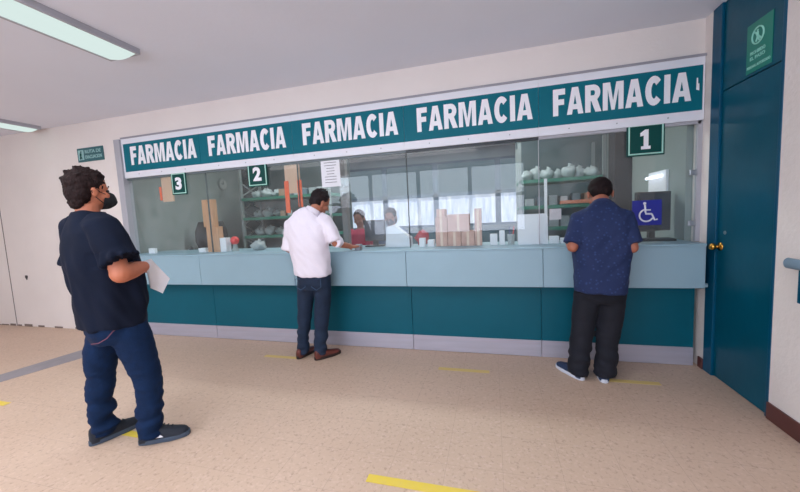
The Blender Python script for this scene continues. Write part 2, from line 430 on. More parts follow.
# window number signs
def number_sign(n, x0, x1, z0, z1, lab):
    t = thing('number_sign', lab, 'sign', ((x0+x1)/2, -.02, z0), 0, 'window number signs')
    build('plate', box(x0, x1, -.018, -.006, z0, z1), DKGREEN, t, .004)
    fr = MB(); w_ = .011; q = .012
    fr.box(x0+q, x1-q, -.021, -.018, z0+q, z0+q+w_); fr.box(x0+q, x1-q, -.021, -.018, z1-q-w_, z1-q)
    fr.box(x0+q, x0+q+w_, -.021, -.018, z0+q+w_, z1-q-w_); fr.box(x1-q-w_, x1-q, -.021, -.018, z0+q+w_, z1-q-w_)
    build('border', fr, mat('sign_border', (170, 220, 205), .4), t)
    w = x1-x0; h = z1-z0
    if n == '1':
        P1 = [(.28, 0), (.72, 0), (.72, .16), (.62, .16), (.62, 1), (.46, 1), (.24, .84), (.24, .66), (.40, .70), (.40, .16), (.28, .16)]
        build('numeral', MB().prism([(x0+w*(.22+.56*a), -.0245, z0+h*(.2+.6*b)) for a, b in P1], (0, .004, 0)), LETTER, t)
    else:
        put_text('numeral', n, (x0+w*.29, -.0225, z0+h*.22), (1, 0, 0), (0, 0, 1), w*.42, h*.56, .004, LETTER, t, .045)
    for s in (.25, .75): build('hanger', MB().tube([(x0+w*s, -.012, z1-.005), (x0+w*s, -.012, z1+.02)], .004, n=8), ALU, t)
number_sign('3', -5.50, -5.27, 1.80, 2.07, 'green square sign with numeral 3 hanging over the left window')
number_sign('2', -4.38, -4.12, 1.82, 2.10, 'green square sign with numeral 2 hanging over the second window')
number_sign('1', -.55, -.27, 1.81, 2.08, 'green square sign with numeral 1 hanging over the right window')

# wheelchair symbol sign (blue)
BLUE = mat('sign_blue', (28, 38, 150), .4)
t = thing('accessibility_sign', 'blue square sign with a white wheelchair symbol on the glass', 'sign', (-.385, -.0, 1.22), 0)
build('plate', box(-.495, -.275, .004, .010, 1.22, 1.435), BLUE, t)
sy = MB(); cx, cz = -.388, 1.305; yy = .003
sy.tube([(cx+.052*math.cos(a), yy, cz+.052*math.sin(a)) for a in [math.radians(v) for v in range(105, 345, 12)]], .007, ref=(0, 1, 0), n=8)
sy.tube([(cx-.012, yy, 1.395), (cx-.008, yy, 1.34), (cx-.004, yy, 1.318), (cx+.04, yy, 1.316)], .008, ref=(0, 1, 0), n=8)
sy.tube([(cx-.006, yy, 1.352), (cx+.03, yy, 1.350)], .006, ref=(0, 1, 0), n=8)
sy.tube([(cx+.04, yy, 1.316), (cx+.062, yy, 1.262), (cx+.082, yy, 1.27)], .007, ref=(0, 1, 0), n=8)
sy.ball((cx-.014, yy, 1.408), (.013, .005, .013), 12)
build('wheelchair_symbol', sy, LETTER, t)

# green evacuation sign on the left wall
t = thing('wall_sign', 'small dark green notice on the white wall above the waiting woman', 'sign', (-6.81, -.01, 2.33), 0)
build('plate', box(-7.05, -6.58, -.012, 0, 2.335, 2.515), mat('teal_notice', (44, 96, 102), .5), t, .002)
pk = box(-7.03, -6.93, -.014, -.012, 2.36, 2.49)
pl_ = mat('notice_pale', (150, 190, 190), .5)
build('pictogram_panel', pk, pl_, t)
pg = MB(); pg.ball((-6.975, -.015, 2.465), (.012, .003, .012), 10); pg.tube([(-6.978, -.015, 2.45), (-6.985, -.015, 2.41)], .012, n=8); pg.tube([(-6.985, -.015, 2.41), (-7.0, -.015, 2.37)], .007, n=8); pg.tube([(-6.983, -.015, 2.41), (-6.965, -.015, 2.37)], .007, n=8)
build('running_figure', pg, DKGREEN, t)
put_text('lettering', 'RUTA DE', (-6.905, -.013, 2.44), (1, 0, 0), (0, 0, 1), .29, .045, .002, pl_, t, .02)
put_text('lettering', 'EVACUACION', (-6.905, -.013, 2.37), (1, 0, 0), (0, 0, 1), .30, .045, .002, pl_, t, .02)

# ------------------------------------------------------------------ paper notice taped on the glass
t = thing('paper_notice', 'white printed notice taped high on the glass near the middle', 'notice', (-3.35, .0, 1.75), 0)
build('sheet', box(-3.455, -3.235, .004, .0075, 1.755, 2.07), WHITEP, t)
tx = MB(); grey = mat('print_grey', (120, 120, 128), .7)
for k in range(8):
    ww = rnd.uniform(.06, .15); tx.box(-3.345-ww/2, -3.345+ww/2, .0028, .004, 1.80+k*.03, 1.806+k*.03)
build('print_lines', tx, grey, t)

# ------------------------------------------------------------------ teal door in the right wall
dt = bpy.data.objects.new('door_1', None); COL.objects.link(dt); dt.location = (0, -.45, 0); dt['kind'] = 'structure'
fr = MB(); fr.box(-.006, .14, -.215, -.105, 0, H); fr.box(-.004, .14, -.80, -.775, 0, H)
build('door_frame', fr, JAMBT, dt, .004)
build('leaf', box(.012, .062, -.775, -.217, .006, 2.21), DOORT, dt, .003)
build('transom_panel', box(.010, .062, -.775, -.217, 2.216, H-.002), DOORT, dt, .003)
kn = MB()
kn.tube([(.018, -.25, 1.05), (.006, -.25, 1.05)], .032, n=20); kn.tube([(.006, -.25, 1.05), (-.02, -.25, 1.05)], .012, n=12)
kn.ball((-.038, -.25, 1.05), (.022, .027, .027), 20)
build('door_knob', kn, BRASS, dt, smooth=True)
kl = MB(); kl.tube([(.018, -.30, 1.16), (.008, -.30, 1.16)], .014, n=16)
build('lock_cylinder', kl, ALU, dt)
t = thing('no_entry_sign', 'green sticker with a crossed walking figure above the teal door', 'sign', (0, -.57, 2.24), 0)
SG2 = mat('sticker_green', (22, 128, 112), .45)
build('plate', box(.006, .0095, -.685, -.465, 2.235, 2.545), SG2, t)
rg = MB(); cy_, cz_ = -.565, 2.452
rg.tube([(.004, cy_+.05*math.cos(a), cz_+.05*math.sin(a)) for a in [2*math.pi*k/28 for k in range(29)]], .005, ref=(1, 0, 0), n=6)
rg.tube([(.004, cy_+.035, cz_+.035), (.004, cy_-.035, cz_-.035)], .005, n=6)
rg.ball((.004, cy_+.002, cz_+.03), (.003, .008, .008), 8); rg.tube([(.004, cy_+.002, cz_+.02), (.004, cy_, cz_-.005)], .008, n=8)
rg.tube([(.004, cy_, cz_-.005), (.004, cy_+.014, cz_-.036)], .005, n=6); rg.tube([(.004, cy_, cz_-.005), (.004, cy_-.014, cz_-.036)], .005, n=6)
SGL = mat('sticker_print', (150, 214, 200), .5)
build('prohibition_symbol', rg, SGL, t)
put_text('lettering', 'PROHIBIDO', (.0055, -.50, 2.345), (0, -1, 0), (0, 0, 1), .13, .022, .002, SGL, t, .02)
put_text('lettering', 'EL PASO', (.0055, -.50, 2.312), (0, -1, 0), (0, 0, 1), .13, .022, .002, SGL, t, .02)
put_text('lettering', 'PERSONAL AUTORIZADO', (.0055, -.475, 2.262), (0, -1, 0), (0, 0, 1), .20, .018, .002, SGL, t, .02)

# handrail on the right wall
t = thing('handrail', 'pale grey blue handrail with teal bracket at the right edge', 'handrail', (-.07, -1.6, .8), 0)
r_ = MB(); r_.tube([(-.075, -.99, 1.035), (-.075, -1.005, 1.035), (-.075, -3.2, 1.035)], [(.012, .022), (.022, .03), (.022, .03)], n=16)
build('rail', r_, mat('rail_blue_grey', (128, 152, 172), .45), t, smooth=True)
for y in (-1.10, -2.0, -3.0):
    build('bracket', box(-.07, 0, y-.035, y+.035, .82, 1.01), JAMBT, t, .006)

# ------------------------------------------------------------------ ceiling lamps
DIFF = emitter('lamp_diffuser', (222, 240, 236), .9)
def lamp(x0, x1, y0, y1, lab, grp='fluorescent ceiling lamps'):
    t = thing('ceiling_lamp', lab, 'ceiling lamp', ((x0+x1)/2, (y0+y1)/2, H-.05), 0, grp)
    fr = MB(); z = H-.045
    fr.box(x0, x0+.02, y0, y1, z, H); fr.box(x1-.02, x1, y0, y1, z, H); fr.box(x0+.02, x1-.02, y0, y0+.02, z, H); fr.box(x0+.02, x1-.02, y1-.02, y1, z, H)
    build('housing', fr, FRAMEGREY, t)
    df = MB(); n = 8; xa, xb = x0+.021, x1-.021
    pts = [(xa+(xb-xa)*k/n, y0+.021, z-.022*math.sin(math.pi*k/n)+.004) for k in range(n+1)] + [(xb, y0+.021, z+.02), (xa, y0+.021, z+.02)]
    df.prism(pts, (0, y1-y0-.042, 0))
    build('diffuser', df, DIFF, t)
lamp(-4.70, -4.38, -3.60, -1.16, 'long glowing fluorescent ceiling lamp at the top left, nearer the camera')
lamp(-7.86, -7.52, -2.7, -.10, 'fluorescent ceiling lamp at the far left edge, farther away')

# ------------------------------------------------------------------ floor tape
for (x0, x1, yc, wd, m, lab) in [
    (-2.36, -1.60, -1.80, .055, TAPE, 'bright yellow tape strip nearest the camera on the open floor'),
    (-4.22, -3.93, -1.76, .05, TAPE, 'short yellow tape strip between the waiting woman\'s shoes'),
    (-6.4, -5.62, -1.66, .05, TAPE, 'yellow tape strip at the far left edge of the floor'),
    (-2.18, -1.73, -.435, .05, TAPEW, 'faded yellow tape strip between the two men at the counter'),
    (-.86, -.44, -.43, .05, TAPEW, 'faded yellow tape strip under the right man\'s shoe'),
    (-4.03, -3.60, -.43, .05, TAPEW, 'faded yellow tape strip left of the man in white')]:
    o = build('floor_tape', box(x0, x1, yc-wd/2, yc+wd/2, .0006, .0022), m)
    tag(o, lab, 'tape', 'yellow tape marks on the floor')

# ------------------------------------------------------------------ inside the pharmacy
def rack(x0, x1, y0, y1, zs, ztop, lab, lattice=False):
    t = thing('storage_rack', lab, 'shelving', ((x0+x1)/2, (y0+y1)/2, 0), 0, 'green storage racks')
    for x in (x0, x1):
        for y in (y0, y1):
            build('upright', box(x-.02, x+.02, y-.02, y+.02, 0, ztop), RACKS, t)
    for z in zs: build('shelf', box(x0-.01, x1+.01, y0-.02, y1+.02, z-.045, z), RACKG, t)
    if not lattice: build('middle_upright', box(-1.0, -.965, y0-.05, y0-.022, 0, 1.80), SIGNW, t)
    if lattice:
        lt = MB(); z = .9
        while z < ztop-.3:
            lt.tube([(x0, y0, z), (x0, y1, z+.24)],   .012, n=6); lt.tube([(x0, y1, z), (x0, y0, z+.24)], .012, n=6); z += .24
        build('side_lattice', lt, RACKS, t)
    return t
rack(-5.80, -4.15, 1.55, 2.05, [.35, .8, 1.19, 1.50, 1.83], 2.35, 'green steel rack seen through the glass behind the number 2 sign', True)
rack(-1.30, -.28, 1.55, 2.05, [.35, .8, 1.16, 1.45, 1.80], 2.3, 'green steel rack seen behind the man in the blue shirt')

def blob_bag(x, y, z, r, h, lab, grp, seed, m=None):
    mb = MB(); mb.ball((0, 0, h*.42), (r, r*.8, h*.45), 16)
    for v in mb.bm.verts:
        d = noise.noise(v.co*16+Vector((seed, 0, 0))) + .6*noise.noise(v.co*40+Vector((seed, 2, 0)))
        v.co += v.co.normalized()*d*.5*r
        if v.co.z < 0: v.co.z = 0
    mb.tube([(0, 0, h*.6), (.01, 0, h*.84), (.025, .01, h*.98)], [(.03, .02), (.02, .012), (.035, .006)], n=8)
    o = build('plastic_bag', mb, m or BAG, None, smooth=True, local=True); o.location = (x, y, z)
    tag(o, lab, 'bag', grp)
k = 0
shelfname = {1.19: 'lowest visible', 1.50: 'middle', 1.83: 'upper'}
cols = [(150, 158, 162), (176, 180, 184), (110, 130, 138), (160, 132, 112), (92, 112, 124)]
def cartons(x0, x1, z, lab, grp, n, hmax=.16):
    xs = x0
    step = (x1-x0)/n
    for q in range(n):
        w_ = step*rnd.uniform(.55, .9); h = rnd.uniform(.5, 1)*hmax
        c = rnd.choice(cols)
        o = build('medicine_carton', box(xs, xs+w_, 1.6, 1.6+rnd.uniform(.12, .3), z, z+h), mat('carton_%d_%d_%d' % c, c, .7, vary=.1, vscale=25), None, .003)
        tag(o, lab, 'carton', grp); xs += step
for z in (1.19, 1.50, 1.83):
    cartons(-5.10, -4.25, z, 'small pale carton on the %s shelf of the rack behind the number 2 sign' % shelfname[z], 'cartons on the %s shelf of the left rack' % shelfname[z], 6)
    for q in range(3):
        blob_bag(-5.62+q*.2, 1.74, z, .10, .13+.03*(q % 2), 'white plastic bag at the left end of the %s shelf behind numeral 2' % shelfname[z], 'bags on the %s shelf of the left rack' % shelfname[z], z+q*2)
for z, nm in ((1.16, 'lowest visible'), (1.45, 'middle')):
    cartons(-1.22, -.35, z, 'small pale carton on the %s shelf behind the man in blue' % nm, 'cartons on the %s shelf of the right rack' % nm, 6)
for q in range(7):
    blob_bag(-1.2+.135*q, 1.72+.07*(q % 2), 1.80, .09, .14+.03*((q*2) % 3), 'white plastic bag in the row on the top shelf behind the man in blue', 'bags on the top of the right rack', q*3.3)
tag(build('orange_tray', box(-.80, -.42, 1.52, 1.59, 1.455, 1.50), mat('dull_orange', (200, 120, 90), .6), None, .004), 'dull orange tray on the rack left of the blue shirt man\'s head', 'tray')

# low dark cabinets under the rear windows
for q in range(4):
    a = -5.2+q*1.03
    t = thing('low_cabinet', 'dark teal low cabinet under the rear windows, ' + ['leftmost', 'second from the left', 'third from the left', 'rightmost'][q] + ' of the row', 'cabinet', (a+.5, 4.2, 0), 0, 'low cabinets under the rear windows')
    build('body', box(a, a+1.0, 3.95, 4.55, 0, 1.02), mat('cabinet_dark', (40, 72, 88), .5), t, .004)
    for e_ in (0, 1): build('door', box(a+.02+e_*.49, a+.49+e_*.49, 3.93, 3.948, .06, .98), mat('cabinet_door_teal', (50, 88, 104), .45), t, .003)

# dark column and side pieces on the right
struct('trim_5', box(-.235, -.055, 1.3, 1.54, 0, H), mat('dark_column', (34, 36, 40), .6))
struct('trim_6', box(-3.47, -3.40, .50, .58, 0, H), mat('grey_column', (120, 116, 116), .6))

# posts by the windows (wood) : two-tier tan post, hanging strips
t = thing('wooden_post', 'two tier tan wooden post standing on the worktop by the office chair', 'post', (-5.06, .08, ZC), 0)
build('lower_block', box(-5.11, -4.93, .05, .13, ZC, 1.385), WOOD, t, .003)
build('upper_block', box(-5.14, -4.98, .05, .12, 1.385, 1.72), WOOD, t, .003)
def strip(x0, x1, z0, z1, lab, bars):
    t = thing('hanging_panel', lab, 'panel', ((x0+x1)/2, .04, z0), 0)
    build('panel', box(x0, x1, .035, .06, z0, z1), mat('peach_board', (214, 176, 150), .6), t)
    for (a, b, c, d_) in bars: build('orange_bar', box(a, b, .025, .034, c, d_), ORANGE, t, .003)
strip(-5.72, -5.56, 1.73, 2.035, 'short peach board hanging left of the number 3 sign', [(-5.755, -5.722, 1.75, 1.92)])
strip(-3.93, -3.75, 1.72, 2.035, 'peach board with two orange bars behind the white shirt man', [(-3.94, -3.885, 1.50, 1.86), (-3.775, -3.72, 1.56, 1.86)])

def office_chair(x, y, seat_z, rz, lab, name='office_chair'):
    t = thing(name, lab, 'chair', (x, y, 0), rz, 'black office chairs behind the glass')
    L_ = dict(local=True)
    sb = MB(); sb.tube([(0, 0, seat_z-.03), (0, 0, seat_z), (0, 0, seat_z+.04)], [(.22, .21), (.25, .24), (.22, .21)], n=24, e=3.5)
    build('seat', sb, DARK, t, smooth=True, **L_)
    bk = MB(); bk.tube([(0, .22, seat_z+.12), (0, .25, seat_z+.3), (0, .255, seat_z+.45), (0, .23, seat_z+.60)], [(.17, .02), (.23, .025), (.225, .025), (.17, .02)], n=24, e=3.5)
    build('backrest', bk, DARK, t, smooth=True, **L_)
    sp = MB(); sp.tube([(0, .1, seat_z-.03), (0, .26, seat_z), (0, .27, seat_z+.3)], .018, n=8); build('back_support', sp, DARK, t, **L_)
    for s in (-1, 1):
        am = MB(); am.tube([(s*.24, .05, seat_z), (s*.29, .05, seat_z+.06), (s*.29, .03, seat_z+.2)], .014, n=8); am.tube([(s*.29, -.12, seat_z+.21), (s*.29, .13, seat_z+.21)], [(.03, .014)]*2, n=10)
        build('armrest', am, DARK, t, **L_)
    cl = MB(); cl.tube([(0, 0, .09), (0, 0, seat_z-.03)], .028, n=12); build('gas_column', cl, ALU, t, **L_)
    for q in range(5):
        a = q*2*math.pi/5+.3; leg = MB(); leg.tube([(0, 0, .10), (.27*math.cos(a), .27*math.sin(a), .07)], [.022, .014], n=8); leg.ball((.27*math.cos(a), .27*math.sin(a), .028), .028, 10)
        build('leg', leg, DARK, t, **L_)
office_chair(-5.80, .85, .86, .80, 'black office chair behind the glass left of the wooden post')

def monitor(x, y, w, h, lift, rz, lab, tilt=0.0):
    t = thing('computer_monitor', lab, 'monitor', (x, y, ZC), rz)
    build('screen', box(-w/2, w/2, -.02, .02, lift, lift+h), DARK, t, .006, local=True)
    build('display', box(-w/2+.015, w/2-.015, -.024, -.0205, lift+.015, lift+h-.015), mat('screen_grey', (40, 46, 58), .2), t, local=True)
    build('stand', box(-.03, .03, .0, .03, .012, lift+.02), DARK, t, local=True)
    build('base', box(-.11, .11, -.07, .09, 0, .012), DARK, t, .003, local=True)
monitor(-.25, .24, .36, .36, .08, .45, 'black computer monitor turned away beside the wheelchair sign')
monitor(-2.98, .30, .24, .24, .06, .1, 'small black monitor in front of the staff member in red')
kb = thing('keyboard', 'black keyboard lying on the worktop by the right wall', 'keyboard', (-.36, .10, ZC), 0)
build('case', box(-.58, -.14, .05, .17, ZC, ZC+.02), DARK, kb, .004)
ks = MB()
for r in range(4):
    for c_ in range(12): ks.box(-.57+c_*.035, -.57+c_*.035+.028, .058+r*.027, .058+r*.027+.02, ZC+.02, ZC+.026)
build('key', ks, mat('key_grey', (50, 52, 58), .5), kb)
tag(build('mouse_pad', box(-.50, -.30, -.12, .02, ZC+.0004, ZC+.004), mat('pad_grey', (150, 165, 170), .7)), 'pale grey pad on the worktop under the wheelchair sign', 'pad')
# bright reflection built as a glowing tube with pale panel, inner right wall
t = thing('reflection_tube', 'small bright tube standing in for a reflection on the inner right wall', 'lamp', (-.08, .62, 1.68), 0)
build('backplate', box(-.075, -.052, .42, .80, 1.44, 1.72), WHITEP, t, .003)
tb = MB(); tb.tube([(-.10, .46, 1.665), (-.10, .78, 1.665)], .014, n=12)
build('tube', tb, emitter('small_tube', (235, 240, 255), 3.0), t)

# little things on the worktop behind the glass
def small(name, mb, m, lab, cat, bevel=.002, grp=None):
    return tag(build(name, mb, m, None, bevel), lab, cat, grp)
t = thing('hand_sanitizer', 'red ball topped dispenser on the worktop right of the wooden post', 'dispenser', (-4.76, .12, ZC), 0)
b_ = MB(); b_.tube([(-4.76, .12, ZC), (-4.76, .12, ZC+.03), (-4.76, .12, ZC+.09)], [.045, .035, .02], n=14); build('stand', b_, RACKS, t)
build('red_ball', MB().ball((-4.76, .12, ZC+.13), .052, 18), RED, t, smooth=True)
small('white_carton', box(-4.93, -4.84, .06, .14, ZC, ZC+.17), WHITEP, 'upright white carton beside the wooden post', 'carton')
small('white_carton', box(-5.27, -5.16, .06, .13, ZC, ZC+.05), WHITEP, 'small flat white carton left of the wooden post', 'carton')
small('wall_switch', box(-6.05, -5.95, .03, .07, ZC, ZC+.07), WHITEP, 'tiny white box at the left end of the worktop', 'box')
blob_bag(-4.44, .14, ZC, .09, .13, 'crumpled white bag on the worktop below the number 2 sign', None, 5.5)
blob_bag(-2.44, .36, ZC, .085, .16, 'crumpled red blob on the worktop standing in for a person in red', None, 9.1, mat('red_cloth', (170, 44, 60), .8))  # blob added for the red of another person
# white folded card near the joint
tri = MB().prism([(-2.80, .10, ZC), (-2.52, .10, ZC), (-2.52, .10, ZC+.10), (-2.70, .10, ZC+.24), (-2.78, .10, ZC+.22)], (0, .12, 0))
small('white_monitor_back', tri, mat('white_plastic', (215, 218, 226), .5), 'white wedge shaped equipment back beside the dark glass joint', 'equipment', .006)
# pinkish cartons (a stepped stack)
st = [(-2.24, -2.12, ZC, .30), (-2.115, -1.985, ZC, .15), (-1.98, -1.85, ZC, .15), (-2.115, -1.90, ZC+.152, .17), (-1.845, -1.78, ZC, .37), (-2.225, -2.14, ZC+.302, .08)]
pn = ['tall pink carton at the left end of the carton stack', 'lower pink carton in the stack behind the second glass joint', 'lower pink carton in the right half of the stack', 'pink carton on top of two others', 'tall thin pink carton at the right end of the carton stack', 'small pink carton topmost at the left of the stack']
for (a, b, z, h), lab in zip(st, pn):
    t = thing('pink_carton', lab, 'carton', ((a+b)/2, .16, z), 0, 'stepped pink cartons')
    build('box_body', box(a, b, .07, .25, z, z+h), PINKCARD, t, .002)
    build('tape', box((a+b)/2-.012, (a+b)/2+.012, .068, .0699, z+.002, z+h-.002), mat('pale_tape', (222, 196, 178), .5), t)
for q, (x, h, w_) in enumerate([(-2.42, .09, .06), (-2.33, .07, .07), (-1.70, .11, .07), (-1.61, .14, .05), (-1.15, .07, .08), (-1.05, .05, .07)]):
    small('white_carton', box(x, x+w_, .08, .15, ZC, ZC+h), WHITEP, ['white carton left of the pink stack, taller one', 'white carton left of the pink stack, shorter one', 'white carton just right of the pink stack', 'narrow white carton standing left of the leaning white sheet', 'white carton right of the leaning sheet', 'low white carton nearest the blue shirt man'][q], 'carton')
pc = thing('pen_cup', 'clear cup of pens between the pink cartons and the white sheet', 'cup', (-1.50, .12, ZC), 0)
build('cup', MB().tube([(-1.50, .12, ZC), (-1.50, .12, ZC+.10)], [.03, .036], n=16), BAG, pc)
for q in range(3):
    a = q*2.1; build('pen', MB().tube([(-1.50+.01*math.cos(a), .12+.01*math.sin(a), ZC+.02), (-1.50+.03*math.cos(a), .12+.03*math.sin(a), ZC+.18)], .004, n=6), mat('pen_blue', (30, 60, 130), .4) if q else RED, pc)
sh = MB().prism([(-1.44, .05, ZC), (-1.17, .05, ZC), (-1.17, .08, ZC+.29), (-1.44, .08, ZC+.29)], (0, .004, 0))
small('white_sheet', sh, WHITEP, 'white sheet leaning against the glass near the middle joint', 'sheet', 0)
small('white_sheet', box(-1.16, -1.06, .022, .025, 1.30, 1.40), mat('pinkish_paper', (215, 205, 210), .7), 'small pale paper stuck on the glass right of the leaning sheet', 'sheet', 0)
small('plastic_sleeve', box(-3.25, -3.14, .005, .009, 1.52, 1.86), CLEAR, 'clear plastic sleeve hanging on the glass under the notice', 'sleeve', .001)
small('card_reader', box(-3.06, -3.0, -.14, -.06, ZC, ZC+.06), mat('reader_grey', (150, 150, 158), .5), 'small grey card reader by the white shirt man\'s hand', 'card reader', .006)
t = thing('wall_clock', 'faint pale round clock on the inner left wall', 'clock', (-6.32, 1.72, 2.02), 0)
ck = MB(); ck.tube([(-6.33, 1.72, 2.12), (-6.30, 1.72, 2.12)], .10, ref=(0, 1, 0), n=28); build('case', ck, mat('clock_case', (140, 146, 142), .5), t)
ck = MB(); ck.tube([(-6.30, 1.72, 2.12), (-6.298, 1.72, 2.12)], .085, ref=(0, 1, 0), n=28); build('dial', ck, mat('clock_dial', (165, 170, 168), .5), t)
ck = MB(); ck.tube([(-6.296, 1.72, 2.12), (-6.296, 1.72, 2.18)], .004, n=6); ck.tube([(-6.296, 1.72, 2.12), (-6.296, 1.68, 2.13)], .004, n=6); build('hand', ck, DARK, t)

# ------------------------------------------------------------------ people
def remesh(mb, voxel, smooth=3, disp=None, bottom=None):
    """fuse the collected shapes into one continuous surface"""
    me = bpy.data.meshes.new('tmp'); bmesh.ops.recalc_face_normals(mb.bm, faces=mb.bm.faces[:]); mb.bm.to_mesh(me); mb.bm.free()
    o = bpy.data.objects.new('tmp', me); COL.objects.link(o)
    r = o.modifiers.new('r', 'REMESH'); r.mode = 'VOXEL'; r.voxel_size = voxel
    if smooth:
        s = o.modifiers.new('s', 'SMOOTH'); s.iterations = smooth; s.factor = .5
    dg = bpy.context.evaluated_depsgraph_get()
    m2 = bpy.data.meshes.new_from_object(o.evaluated_get(dg))
    bpy.data.objects.remove(o); bpy.data.meshes.remove(me)
    if disp:
        nn = [(v.co.copy(), v.normal.copy()) for v in m2.vertices]
        for v, (c, n) in zip(m2.vertices, nn): v.co = c + n * disp(c, n)
    for p in m2.polygons: p.use_smooth = True
    return m2

def place(name, me, m, parent=None):
    me.name = name; me.materials.clear(); me.materials.append(m)
    o = bpy.data.objects.new(name, me); COL.objects.link(o)
    if parent: o.parent = parent
    return o

def limb(mb, pts, rads, n=16, ref=(1, 0, 0)):
    mb.tube(pts, rads, ref=ref, n=n)
    for p, r in zip(pts, rads):
        r = r if not isinstance(r, tuple) else min(r)
        mb.ball(p, r*.99, 14)

def hand(mb, wrist, fwd, palm_n, side, curl=.5, scale=1.0, spread=1.0):
    """palm and five separate bent fingers; palm_n points out of the palm, side=+1 puts the thumb on +across"""
    f = Vector(fwd).normalized(); pn = Vector(palm_n); pn = (pn - f*pn.dot(f)).normalized(); ac = f.cross(pn).normalized()*side
    w = Vector(wrist); s = scale
    mb.tube([w - f*.02*s, w + f*.02*s, w + f*.06*s, w + f*.092*s], [(.022*s, .02*s), (.032*s, .019*s), (.04*s, .016*s), (.038*s, .012*s)], ref=ac, n=16, e=2.5)
    lens = [.072, .080, .075, .058]
    for i in range(4):
        off = (1.5 - i)*.0205*s*spread
        p = w + f*(.085 - .004*abs(1.5-i))*s + ac*off
        d = (f + ac*off*2.2).normalized()
        pts = [p - d*.015*s, p]
        a = curl*.35
        for j, fr in enumerate((.45, .32, .23)):
            dd = (d*math.cos(a) + pn*math.sin(a)).normalized()
            p = p + dd*lens[i]*fr*s; pts.append(p); a += curl*.75
        mb.tube(pts, [.0095*s, .0095*s, .0088*s, .008*s, .0068*s], ref=ac, n=10)
        mb.ball(pts[-1], .0068*s, 8)
    # thumb leaves the side of the palm
    p = w + f*.03*s + ac*.028*s
    q1 = p + (f*.5 + ac*.75 + pn*.25).normalized()*.034*s
    q2 = q1 + (f*.8 + ac*.35 + pn*.4).normalized()*.030*s
    q3 = q2 + (f*.9 + ac*.0 + pn*.45).normalized()*.024*s
    mb.tube([p, q1, q2, q3], [.0145*s, .0125*s, .0105*s, .008*s], ref=pn, n=10); mb.ball(q3, .008*s, 8)

def head(mb, c, R, s=1.0, female=False):
    c = Vector(c)
    P = lambda x, y, z: c + R @ Vector((x*s, y*s, z*s))
    B = lambda x, y, z, a, b, d: mb.ball(P(x, y, z), (a*s, b*s, d*s), 20, R)
    B(0, -.005, .035, .076, .095, .085); B(0, .02, -.035, .06, .068, .07); B(0, .05, -.082, .034, .032, .026)
    B(0, .072, .018, .05, .02, .014)                       # brow
    for q in (-1, 1):
        B(q*.040, .055, -.028, .026, .03, .026)            # cheek
        B(q*.079, -.008, -.008, .009, .019, .030); B(q*.083, -.012, .004, .007, .016, .018)   # ear
    mb.tube([P(0, .085, .008), P(0, .104, -.02), P(0, .108, -.034)], [.010*s, .013*s, .015*s], n=10); B(0, .098, -.034, .018, .012, .010)
    B(0, .084, -.060, .024, .010, .006); B(0, .082, -.070, .021, .010, .006)
    return P

def hair_piece(c, R, s, parts, col, seed, tufts, amp=.006, name='hair', parent=None, sh=None):
    c = Vector(c); mb = MB()
    for (x, y, z, a, b, d) in parts: mb.ball(c + R @ Vector((x*s, y*s, z*s)), (a*s, b*s, d*s), 28, R)
    rr = random.Random(seed)
    for _ in range(tufts):
        x0, y0, z0, a, b, d = parts[0]
        th = rr.uniform(0, 2*math.pi); ph = rr.uniform(.1, 1.35)
        n = Vector((math.sin(ph)*math.cos(th), math.sin(ph)*math.sin(th), math.cos(ph)))
        if n.y > .75: continue
        p = Vector((x0+n.x*a*.93, y0+n.y*b*.93, z0+n.z*d*.93)); t = (n*.8 + Vector((rr.uniform(-.7, .7), rr.uniform(-.3, .9), rr.uniform(-.9, .3)))).normalized()
        p, t = p*s, t*s
        mb.tube([c+R@p, c+R@(p+t*.016), c+R@(p+t*.026)], [.011, .008, .003], n=6)
    me = remesh(mb, .005, 1, lambda co, n: amp*noise.noise(co*45) + amp*.8*noise.noise(Vector((co.x*130, co.y*130, co.z*50))))
    return place(name, me, mat('hair_%d' % seed, col, .7, spec=.15, vary=.3, vscale=70, bump=.5, bscale=160, stretch=(1, 1, .35)), parent)

def skin_mat(name, col): return mat(name, col, .55, vary=.06, vscale=12)

